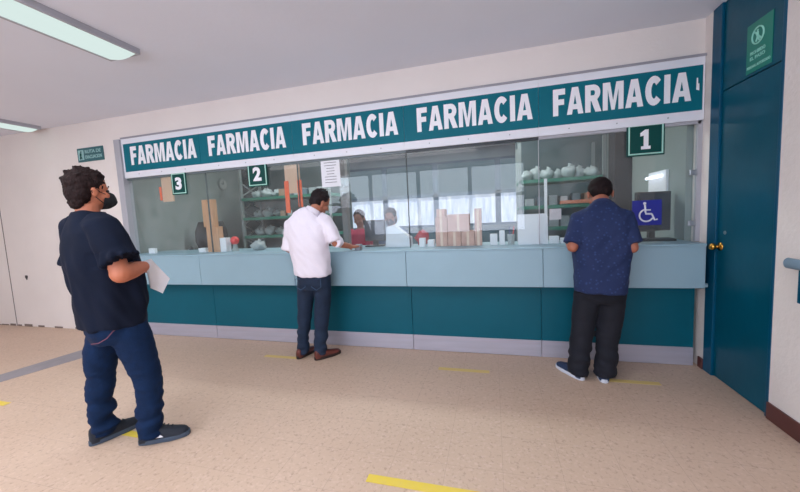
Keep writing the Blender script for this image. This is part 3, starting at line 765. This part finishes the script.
def shoe(name, parent, heel, toe, up_m, sole_m, length=None, h=.085, w=.048, logo=None, sneaker=True):
    """lofted shoe: sole outline plus upper"""
    heel, toe = Vector(heel), Vector(toe); d = (toe-heel); L = length or d.length; d.normalize(); r = Vector((d.y, -d.x, 0))
    def loft(prof, z0):
        rs = []
        for (t, hw, hh, off) in prof:
            c = heel + d*t*L + r*off; ring = []
            for k in range(16):
                th = 2*math.pi*k/16; x = math.cos(th); z = math.sin(th)
                x = math.copysign(abs(x)**.75, x); zz = z0 + (hh*abs(z)**.8 if z > 0 else 0) - (0.006 if z < 0 else 0)
                ring.append(c + r*x*hw + Vector((0, 0, zz)))
            rs.append(ring)
        return MB().rings(rs)
    up = loft([(0.0, w*.45, h*.70, 0), (.03, w*.66, h*.92, 0), (.12, w*.74, h, 0), (.25, w*.78, h*.98, 0), (.42, w*.84, h*.80, 0), (.6, w*.95, h*.58, 0), (.78, w*.97, h*.46, 0), (.9, w*.8, h*.40, 0), (.97, w*.5, h*.30, 0), (1.0, w*.2, h*.18, 0)], .022)
    o = build(name, up, up_m, parent, smooth=True, local=True)
    o.modifiers.new('s', 'SUBSURF').levels = 1; o.modifiers['s'].render_levels = 1
    so = MB(); ring = []
    for k in range(28):
        th = 2*math.pi*k/28; t = .5 + .525*math.cos(th); hw = w*(1.0 if t > .5 else .86)*abs(math.sin(th))**.7
        ring.append(heel + d*t*L + r*math.copysign(hw*1.04, math.sin(th)) + Vector((0, 0, .002)))
    so.prism(ring, (0, 0, .030))
    build('sole', so, sole_m, o, .004, local=True)
    if sneaker:
        lc = MB()
        for k in range(4):
            c = heel + d*(.42+.08*k)*L + Vector((0, 0, .022+h*(.80-.09*k)))
            lc.tube([c - r*w*.42, c + Vector((0, 0, .006)), c + r*w*.42], .004, n=6)
        build('laces', lc, up_m, o, local=True)
    if logo:
        c = heel + d*.36*L + r*w*.84
        lg = MB().prism([c+d*(-.035)+Vector((0, 0, .045)), c+d*.045+Vector((0, 0, .040)), c+d*.03+Vector((0, 0, .056)), c+d*(-.015)+Vector((0, 0, .062))], r*.004)
        build('logo_patch', lg, LETTER, o, local=True)
    return o

def cloth_noise(amp, sx, sz, seed=0.0):
    off = Vector((seed, seed*1.7, seed*.3))
    return lambda c, n: amp*(noise.noise(Vector((c.x*sx, c.y*sx, c.z*sz))+off) + .5*noise.noise(Vector((c.x*sx*2.3, c.y*sx*2.3, c.z*sz*2.1))+off))

def trousers(parent, hips, hip_r, legs, m, seed, amp=.008):
    """hips: [(x,y,z,(rx,ry))...] top to crotch; legs: list of (points, radii)"""
    mb = MB()
    mb.tube([h[:3] for h in hips], [h[3] for h in hips], n=28, e=2.4)
    for pts, rads in legs: mb.tube(pts, rads, n=20)
    def disp(c, n):
        low = max(0.0, min(1.0, (.62 - c.z)/.5))
        return amp*(.5+low)*(noise.noise(Vector((c.x*7+seed+c.z*5, c.y*7-c.z*4, c.z*(11+12*low)))) + .5*noise.noise(Vector((c.x*11, c.y*11+seed, c.z*34))))
    return place('trousers', remesh(mb, .011, 3, disp), m, parent)

def body(name, label, loc, rz, prims, skin):
    mb = MB(); prims(mb)
    o = place(name, remesh(mb, .0055, 2), skin)
    o.location = loc; o.rotation_euler = (0, 0, rz)
    tag(o, label, 'person')
    return o

E3 = lambda x=0, y=0, z=0: (Matrix.Rotation(z, 3, 'Z') @ Matrix.Rotation(y, 3, 'Y') @ Matrix.Rotation(x, 3, 'X'))

# ---- man in the white shirt -------------------------------------------------
def man_white():
    loc = (-3.47, -.33, 0)
    HC = (.155, -.01, 1.575); RH = E3(-.45, .15, -.6)
    shL, shR = (-.115, -.09, 1.375), (.235, -.09, 1.39)
    def prims(mb):
        head(mb, HC, RH)
        mb.tube([(.07, -.09, 1.36), (.10, -.085, 1.45), (.155, -.05, 1.55)], [.065, .055, .055], n=16)
        mb.tube([(.06, -.10, .86), (.06, -.10, 1.1), (.05, -.10, 1.3), (.06, -.09, 1.42)], [(.14, .09), (.13, .09), (.15, .09), (.10, .06)], n=20)
        limb(mb, [shL, (-.16, -.12, 1.13)], [.042, .036]); limb(mb, [(-.16, -.12, 1.13), (-.10, .10, 1.105)], [.036, .026])
        limb(mb, [shR, (.335, -.08, 1.17)], [.042, .036]); limb(mb, [(.335, -.08, 1.17), (.40, .10, 1.125)], [.036, .027])
        hand(mb, (.405, .11, 1.118), (.25, .95, -.06), (0, 0, -1), 1, .35)
        hand(mb, (-.09, .115, 1.10), (.35, .9, -.05), (0, 0, -1), -1, .35)
        for s, hp, kn, an in ((-1, (-.03, -.05, .86), (-.09, -.03, .48), (-.125, -.05, .09)), (1, (.13, -.05, .86), (.10, -.02, .48), (.075, -.06, .09))):
            limb(mb, [hp, kn, an], [.065, .045, .032])
    p = body('person', 'grey haired man in an untucked white shirt and dark jeans leaning at the counter', loc, 0, prims, skin_mat('skin_white_shirt_man', (170, 108, 84)))
    hair_piece(HC, RH, 1, [(0, -.018, .045, .083, .094, .086), (0, -.045, -.005, .073, .062, .062)], (38, 31, 33), 11, 30, .003, parent=p)
    sh = MB()
    sh.tube([(.06, -.085, .865), (.065, -.09, 1.0), (.06, -.10, 1.15), (.055, -.10, 1.28), (.06, -.095, 1.37), (.065, -.09, 1.435), (.10, -.075, 1.49)],
            [(.19, .125), (.19, .135), (.195, .135), (.205, .13), (.195, .12), (.15, .10), (.085, .075)], n=32, e=2.5)
    for s, a, b in ((-1, shL, (-.165, -.12, 1.12)), (1, shR, (.338, -.09, 1.19))):
        a, b = Vector(a), Vector(b); 
        sh.ball(a, (.075, .072, .06), 18)
        sh.tube([a + Vector((-s*.05, 0, .02)), a, a.lerp(b, .5), b], [.07, .075, .072, .068], n=18)
    sh.tube([(.338, -.09, 1.19), (.36, -.03, 1.17)], [.062, .055], n=16)
    WS = mat('white_shirt_cloth', (232, 226, 238), .85, bump=.3, bscale=30)
    o = place('shirt', remesh(sh, .010, 3, lambda c, n: .014*noise.noise(Vector((c.x*7, c.y*7+2, c.z*4))) + .010*noise.noise(Vector((c.x*17+c.z*12, c.y*15, c.z*9)))), WS, p)
    col = MB(); col.tube([(.098, -.078, 1.475), (.118, -.062, 1.515)], [(.084, .074), (.072, .066)], n=24); place('collar', remesh(col, .006, 1), WS, p)
    J = mat('dark_jeans', (14, 36, 62), .8, vary=.15, vscale=20, bump=.3, bscale=90)
    trousers(p, [(.06, -.06, .92, (.165, .11)), (.06, -.06, .86, (.172, .118)), (.055, -.055, .78, (.168, .115)), (.05, -.05, .72, (.145, .10))], 0,
             [([(-.03, -.05, .80), (-.065, -.04, .60), (-.095, -.035, .42), (-.12, -.05, .2), (-.13, -.05, .045)], [.093, .082, .069, .062, .062]),
              ([(.14, -.05, .80), (.125, -.03, .60), (.10, -.03, .42), (.085, -.05, .2), (.075, -.06, .045)], [.093, .084, .072, .064, .064])], J, 3.1, .010)
    for x in (-.03, .14):
        bt = MB(); bt.tube([(x-.05, -.166, .84), (x-.05, -.168, .76), (x, -.170, .73), (x+.05, -.168, .76), (x+.05, -.166, .84), (x-.05, -.166, .84)], .003, n=6)
        build('back_pocket_seam', bt, mat('seam_blue', (60, 90, 120), .8), p, local=True)
    BR = mat('brown_leather', (96, 44, 36), .35, vary=.2, vscale=8)
    shoe('shoe', p, (-.15, -.13, 0), (-.10, .13, 0), BR, mat('dark_sole', (40, 26, 24), .6), .27, sneaker=False)
    shoe('shoe', p, (.045, -.125, 0), (.205, .09, 0), BR, mat('dark_sole', (40, 26, 24), .6), .28, sneaker=False)
    return p
man_white()

# ---- man in the dark blue shirt ---------------------------------------------
def dotted_blue():
    m = bpy.data.materials.new('dark_blue_patterned_cotton'); m.use_nodes = True
    N, L = m.node_tree.nodes, m.node_tree.links; b = N['Principled BSDF']
    tc = N.new('ShaderNodeTexCoord'); v = N.new('ShaderNodeTexVoronoi'); v.inputs['Scale'].default_value = 34
    L.new(tc.outputs['Object'], v.inputs['Vector'])
    r = N.new('ShaderNodeValToRGB'); r.color_ramp.elements[0].position = .02; r.color_ramp.elements[1].position = .34
    r.color_ramp.elements[0].color = rgb(44, 68, 116); r.color_ramp.elements[1].color = rgb(20, 38, 80)
    L.new(v.outputs['Distance'], r.inputs['Fac']); L.new(r.outputs['Color'], b.inputs['Base Color'])
    b.inputs['Roughness'].default_value = .85
    return m

def man_blue():
    loc = (-.93, -.34, 0)
    HC = (.10, .04, 1.50); RH = E3(-.50, 0, -.08)
    shL, shR = (-.085, -.12, 1.315), (.220, -.12, 1.31)
    def prims(mb):
        head(mb, HC, RH, 1.08)
        mb.tube([(.075, -.11, 1.29), (.08, -.08, 1.38), (.088, -.01, 1.46)], [.072, .062, .06], n=16)
        mb.tube([(.07, -.12, .80), (.07, -.12, 1.0), (.07, -.12, 1.2), (.075, -.11, 1.34)], [(.15, .10), (.15, .10), (.15, .09), (.11, .06)], n=20)
        limb(mb, [shL, (-.15, -.19, 1.10)], [.045, .04]); limb(mb, [(-.15, -.19, 1.10), (-.12, .10, 1.11)], [.04, .028])
        limb(mb, [shR, (.255, -.19, 1.085)], [.045, .04]); limb(mb, [(.255, -.19, 1.085), (.25, .10, 1.11)], [.04, .028])
        hand(mb, (-.115, .115, 1.105), (.45, .85, -.04), (0, 0, -1), -1, .4)
        hand(mb, (.245, .115, 1.105), (-.45, .85, -.04), (0, 0, -1), 1, .4)
        for hp, kn, an in (((-.02, -.08, .78), (-.05, -.05, .44), (-.09, -.08, .09)), ((.16, -.08, .78), (.13, -.05, .44), (.10, -.08, .09))):
            limb(mb, [hp, kn, an], [.065, .045, .032])
    p = body('person', 'man in a dark blue patterned shirt and black trousers bent over the right window', loc, 0, prims, skin_mat('skin_blue_shirt_man', (160, 98, 76)))
    hair_piece(HC, RH, 1.08, [(0, -.018, .042, .081, .091, .082), (0, -.045, .002, .074, .060, .055)], (30, 21, 22), 12, 0, .002, parent=p)
    gl = MB()
    sh = MB()
    sh.tube([(.065, -.105, .735), (.07, -.105, .86), (.07, -.11, 1.0), (.07, -.115, 1.13), (.072, -.12, 1.24), (.075, -.12, 1.32), (.078, -.105, 1.375), (.082, -.075, 1.415)],
            [(.188, .145), (.190, .15), (.198, .15), (.205, .145), (.202, .13), (.185, .105), (.12, .085), (.075, .065)], n=32, e=2.6)
    for s, a, b, c in ((-1, shL, (-.150, -.19, 1.125), 0), (1, shR, (.258, -.19, 1.115), 0)):
        a, b = Vector(a), Vector(b)
        sh.ball(a, (.07, .07, .06), 18)
        sh.tube([a + Vector((-s*.05, 0, .015)), a, a.lerp(b, .5), b], [.068, .07, .068, .067], n=18)
    o = place('shirt', remesh(sh, .010, 3, lambda c, n: .012*noise.noise(Vector((c.x*7+5, c.y*7+2, c.z*4))) + .009*noise.noise(Vector((c.x*15-c.z*12, c.y*15, c.z*8)))), dotted_blue(), p)
    col = MB(); col.tube([(.082, -.082, 1.405), (.085, -.062, 1.43)], [(.078, .068), (.07, .062)], n=24); place('collar', remesh(col, .006, 1), MATS.get('x') or mat('navy_collar', (30, 46, 88), .85), p)
    T = mat('black_trousers', (10, 14, 28), .85, vary=.15, vscale=15)
    trousers(p, [(.07, -.09, .86, (.17, .12)), (.07, -.09, .78, (.175, .125)), (.07, -.085, .70, (.17, .12)), (.065, -.08, .66, (.15, .10))], 0,
             [([(-.02, -.08, .72), (-.045, -.06, .5), (-.06, -.06, .34), (-.08, -.07, .16), (-.09, -.075, .035)], [.098, .09, .084, .08, .082]),
              ([(.16, -.08, .72), (.15, -.06, .5), (.13, -.06, .34), (.115, -.07, .16), (.105, -.08, .035)], [.098, .09, .084, .08, .082])], T, 8.1, .010)
    NV = mat('navy_canvas', (34, 52, 84), .8, vary=.1); SW = mat('white_rubber', (205, 210, 222), .5)
    shoe('shoe', p, (-.065, -.13, 0), (-.215, .13, 0), NV, SW, .29, w=.052)
    shoe('shoe', p, (.085, -.15, 0), (.13, .13, 0), NV, SW, .29, w=.052)
    return p
man_blue()

# ---- waiting woman -----------------------------------------------------------
def woman():
    loc = (-4.03, -1.80, 0); rz = math.atan2(-.25, .968)
    HC = (0.0, -.070, 1.645); RH = E3(.02, 0, .10)
    shL, shR = (-.175, -.09, 1.43), (.175, -.09, 1.43)
    elR = (.265, -.06, 1.15); wrR = (.195, .085, 1.165); elL = (-.225, -.08, 1.16); wrL = (-.17, .15, 1.12)
    def prims(mb):
        head(mb, HC, RH)
        mb.tube([(0, -.075, 1.42), (0, -.09, 1.5), (0, -.085, 1.57)], [.07, .06, .058], n=16)
        mb.tube([(0, -.03, .86), (0, -.01, 1.05), (0, -.04, 1.28), (0, -.07, 1.43)], [(.15, .10), (.16, .11), (.15, .10), (.11, .06)], n=20)
        limb(mb, [shR, elR], [.055, .05]); limb(mb, [elR, Vector(elR).lerp(Vector(wrR), .5), wrR], [.058, .052, .036])
        limb(mb, [shL, elL], [.05, .045]); limb(mb, [elL, wrL], [.045, .03])
        hand(mb, wrR, (-.93, .30, -.1), (-.75, -.35, -.4), 1, .6, .95)
        hand(mb, wrL, (.6, .75, -.05), (.4, -.3, -.6), -1, .5, .95)
        limb(mb, [(-.09, -.03, .84), (-.15, -.09, .48), (-.185, -.10, .09)], [.07, .05, .034])
        limb(mb, [(.09, 0, .84), (.13, .05, .48), (.14, .05, .09)], [.07, .05, .034])
    p = body('person', 'waiting woman in black mask, navy ruffled blouse and dark jeans holding white papers', loc, rz, prims, skin_mat('skin_waiting_woman', (186, 112, 82)))
    hair_piece(HC, RH, 1, [(0, -.020, .052, .088, .100, .090), (0, -.055, .0, .079, .062, .085), (.0, .042, .095, .055, .04, .025), (0, -.068, -.055, .06, .035, .05)], (36, 24, 24), 13, 60, .005, parent=p)
    # mask
    c = Vector(HC); P = lambda x, y, z: c + RH @ Vector((x, y, z))
    mk = MB(); mk.tube([P(0, .045, -.05), P(0, .085, -.05), P(0, .115, -.045), P(0, .135, -.04)], [(.066, .060), (.056, .056), (.034, .044), (.012, .030)], n=24, ref=(1, 0, 0), e=2.2)
    BM = mat('black_mask_cloth', (20, 22, 28), .8, bump=.2, bscale=120)
    mo = place('face_mask', remesh(mk, .005, 3), BM, p)
    for s in (-1, 1):
        lp = MB(); lp.tube([P(s*.058, .06, -.02), P(s*.075, .02, -.005), P(s*.086, -.005, .016), P(s*.086, -.028, .0), P(s*.076, -.01, -.03), P(s*.060, .05, -.085)], .0025, n=6)
        build('ear_loop', lp, BM, mo, local=True)
    for s in (-1, 1):
        build('eye', MB().ball(P(s*.032, .078, .004), (.014, .012, .008), 12), mat('dark_eye', (40, 28, 26), .3), p, local=True)
        build('eyebrow', MB().tube([P(s*.015, .093, .026), P(s*.035, .088, .033), P(s*.055, .074, .027)], [.003, .004, .002], n=6), mat('hair_13', (36, 24, 24)), p, local=True)
    # blouse
    sh = MB()
    sh.tube([(0, -.035, .80), (0, -.032, .87), (0, -.025, .98), (0, -.035, 1.10), (0, -.05, 1.22), (0, -.07, 1.33), (0, -.085, 1.41), (0, -.09, 1.465), (0, -.09, 1.52)],
            [(.195, .155), (.205, .165), (.225, .180), (.23, .182), (.23, .175), (.225, .155), (.205, .132), (.145, .105), (.09, .082)], n=36, e=2.3)
    for s, a, b in ((1, shR, (.262, -.06, 1.255)), (-1, shL, (-.215, -.10, 1.23))):
        a, b = Vector(a), Vector(b)
        sh.ball(a, (.085, .085, .07), 18)
        sh.tube([a + Vector((-s*.05, 0, .02)), a, a.lerp(b, .55), b], [.076, .082, .086, .080], n=20)
        t_ = (b-a).normalized()
        sh.tube([b - t_*.03, b + t_*.012, b + t_*.032], [.080, .092, .098], n=20)
    NB = mat('navy_blouse_cloth', (14, 22, 40), .9, spec=.2, vary=.12, vscale=8)
    def dsp(c, n):
        low = max(0, min(1, (1.35-c.z)/.4))
        v = .016*noise.noise(Vector((c.x*7+4, c.y*7+c.z*2, c.z*3.5))) + .012*noise.noise(Vector((c.x*16, c.y*16+c.z*7, c.z*4)))*(.5+low)
        if abs(c.x) > .17 and 1.19 < c.z < 1.28: v += .007*math.sin(math.atan2(c.y+.04, abs(c.x)-.26)*13)
        return v
    place('blouse', remesh(sh, .010, 2, dsp), NB, p)
    J = mat('indigo_jeans', (10, 34, 66), .85, spec=.2, vary=.18, vscale=18, bump=.3, bscale=90)
    trousers(p, [(0, -.02, .90, (.18, .15)), (0, -.02, .84, (.188, .158)), (0, -.02, .76, (.18, .15)), (0, -.02, .70, (.15, .12))], 0,
             [([(-.085, -.025, .80), (-.12, -.06, .64), (-.15, -.085, .47), (-.172, -.095, .28), (-.185, -.09, .05)], [.108, .098, .080, .070, .074]),
              ([(.085, .0, .80), (.11, .035, .64), (.135, .06, .47), (.142, .055, .28), (.14, .045, .06)], [.112, .102, .084, .072, .076])], J, 5.5, .015)
    sm = MB(); sm.tube([(.172, -.10, .80), (.165, -.13, .765), (.145, -.165, .745), (.10, -.185, .74)], .0028, n=6); sm.tube([(.172, -.10, .80), (.183, -.06, .82)], .0028, n=6)
    build('pocket_seam', sm, mat('reddish_seam', (110, 66, 84), .8), p, local=True)
    BK = mat('black_sneaker_knit', (24, 30, 42), .75, vary=.1); SO = mat('slate_sole', (62, 76, 94), .6)
    shoe('shoe', p, (-.19, -.17, 0), (-.175, .11, 0), BK, SO, .285, w=.052, h=.105)
    shoe('shoe', p, (.10, -.01, 0), (.285, .20, 0), BK, SO, .285, w=.052, h=.105, logo=True)
    return p
W_ = woman()
pw = thing('paper_sheets', 'folded white papers held in the waiting woman\'s hands', 'papers', W_.location, W_.rotation_euler.z)
for k in range(3):
    o = .006*k
    q = MB().prism([(.07+o, .15, 1.19-o), (.085+o, .185, 1.20-o), (.10+o, .26+o, 1.05), (.08+o, .215+o, .965-o), (.06+o, .17, 1.0)], (.003, -.001, 0))
    build('sheet', q, WHITEP, pw, local=True)

# ---- staff behind the glass ----------------------------------------------------
def staff(x, y, zt, col, hair, lab, seed, mask):
    s = zt/1.68
    HC = (0, .02, 1.56); RH = E3(-.25, 0, math.pi*.0)
    def prims(mb):
        head(mb, HC, RH)
        mb.tube([(0, -.02, 1.34), (0, -.01, 1.43), (0, .0, 1.5)], [.06, .052, .052], n=14)
        mb.tube([(0, 0, .85), (0, 0, 1.1), (0, 0, 1.3), (0, 0, 1.38)], [(.13, .09), (.13, .09), (.15, .09), (.1, .06)], n=18)
        for q in (-1, 1):
            limb(mb, [(q*.17, 0, 1.34), (q*.22, .03, 1.08)], [.042, .036]); limb(mb, [(q*.22, .03, 1.08), (q*.13, .24, 1.10)], [.036, .026])
            hand(mb, (q*.125, .25, 1.10), (-q*.3, .9, 0), (0, 0, -1), 1, .4)
            limb(mb, [(q*.09, 0, .85), (q*.1, .02, .47), (q*.1, 0, .09)], [.07, .05, .034])
    mb = MB(); prims(mb); me = remesh(mb, .008, 2)
    p = place('person', me, skin_mat('skin_staff', (150, 100, 82)))
    p.location = (x, y, 0); p.rotation_euler = (0, 0, math.pi); p.scale = (s, s, s)
    tag(p, lab, 'person')
    hair_piece(HC, RH, 1, [(0, -.02, .045, .086, .1, .09), (0, -.055, -.04, .078, .06, .10)], hair, seed, 12, .004, parent=p)
    sh = MB(); sh.tube([(0, 0, .72), (0, 0, 1.0), (0, 0, 1.2), (0, 0, 1.32), (0, -.01, 1.4)], [(.18, .13), (.18, .13), (.2, .125), (.19, .11), (.08, .07)], n=24, e=2.4)
    for q in (-1, 1): sh.tube([(q*.12, 0, 1.35), (q*.17, 0, 1.34), (q*.22, .03, 1.08), (q*.19, .1, 1.09)], [.07, .072, .06, .052], n=16)
    place('tunic', remesh(sh, .012, 2, cloth_noise(.006, 8, 5, seed)), mat('tunic_%d' % seed, col, .8), p)
    trousers(p, [(0, 0, .9, (.15, .11)), (0, 0, .8, (.16, .115)), (0, 0, .74, (.14, .1))], 0, [([(q*.085, 0, .78), (q*.1, .01, .45), (q*.1, 0, .05)], [.09, .07, .07]) for q in (-1, 1)], mat('staff_trousers', (40, 44, 60), .8), seed, .005)
    for q in (-1, 1): shoe('shoe', p, (q*.1, -.08, 0), (q*.1, .18, 0), DARK, DARK, .26, sneaker=False)
    if mask:
        c = Vector(HC); P = lambda x, y, z: c + RH @ Vector((x, y, z))
        mk = MB(); mk.tube([P(0, .05, -.05), P(0, .09, -.05), P(0, .118, -.045)], [(.064, .056), (.052, .05), (.02, .034)], n=20); place('face_mask', remesh(mk, .006, 2), mat('staff_mask', (40, 46, 60), .8), p)
staff(-3.42, .95, 1.50, (178, 34, 72), (40, 28, 30), 'staff member in a red top behind the glass beside the white shirt man', 21, False)
staff(-2.93, .80, 1.50, (60, 90, 130), (26, 26, 32), 'staff member with dark hair and mask behind the white wedge', 22, True)

# ------------------------------------------------------------------ light
wd = bpy.data.worlds.new('world'); SC.world = wd; wd.use_nodes = True
wd.node_tree.nodes['Background'].inputs['Color'].default_value = (.7, .8, 1, 1); wd.node_tree.nodes['Background'].inputs['Strength'].default_value = .3
def area(name, loc, rot, sx, sy, power, col):
    l = bpy.data.lights.new(name, 'AREA'); l.shape = 'RECTANGLE'; l.size = sx; l.size_y = sy; l.energy = power; l.color = col
    o = bpy.data.objects.new(name, l); COL.objects.link(o); o.location = loc; o.rotation_euler = rot; return o
area('pharmacy_fill', (-3.1, 1.2, H-.02), (0, 0, 0), 4.5, .3, 60, (.95, 1, .98))  # unseen area light added to brighten the pharmacy interior
area('pharmacy_rear_fill', (-3.2, 3.4, H-.02), (0, 0, 0), 4.0, .3, 60, (.95, 1, 1))  # second unseen light, added because the rear ceiling came out dark
area('hall_fill', (-5.0, -3.4, H-.02), (0, 0, 0), 6.0, 3.0, 120, (.95, .97, 1))  # bodiless area light added to lift the hall's overall brightness

SC.view_settings.view_transform = 'Standard'; SC.view_settings.look = 'None'; SC.view_settings.gamma = 1
SC.view_settings.exposure = 0.08
SC.view_settings.use_curve_mapping = False
SC.cycles.max_bounces = 8; SC.cycles.diffuse_bounces = 5; SC.cycles.glossy_bounces = 3; SC.cycles.transparent_max_bounces = 12
SC.cycles.use_denoising = True
SC.cycles.sample_clamp_indirect = 8
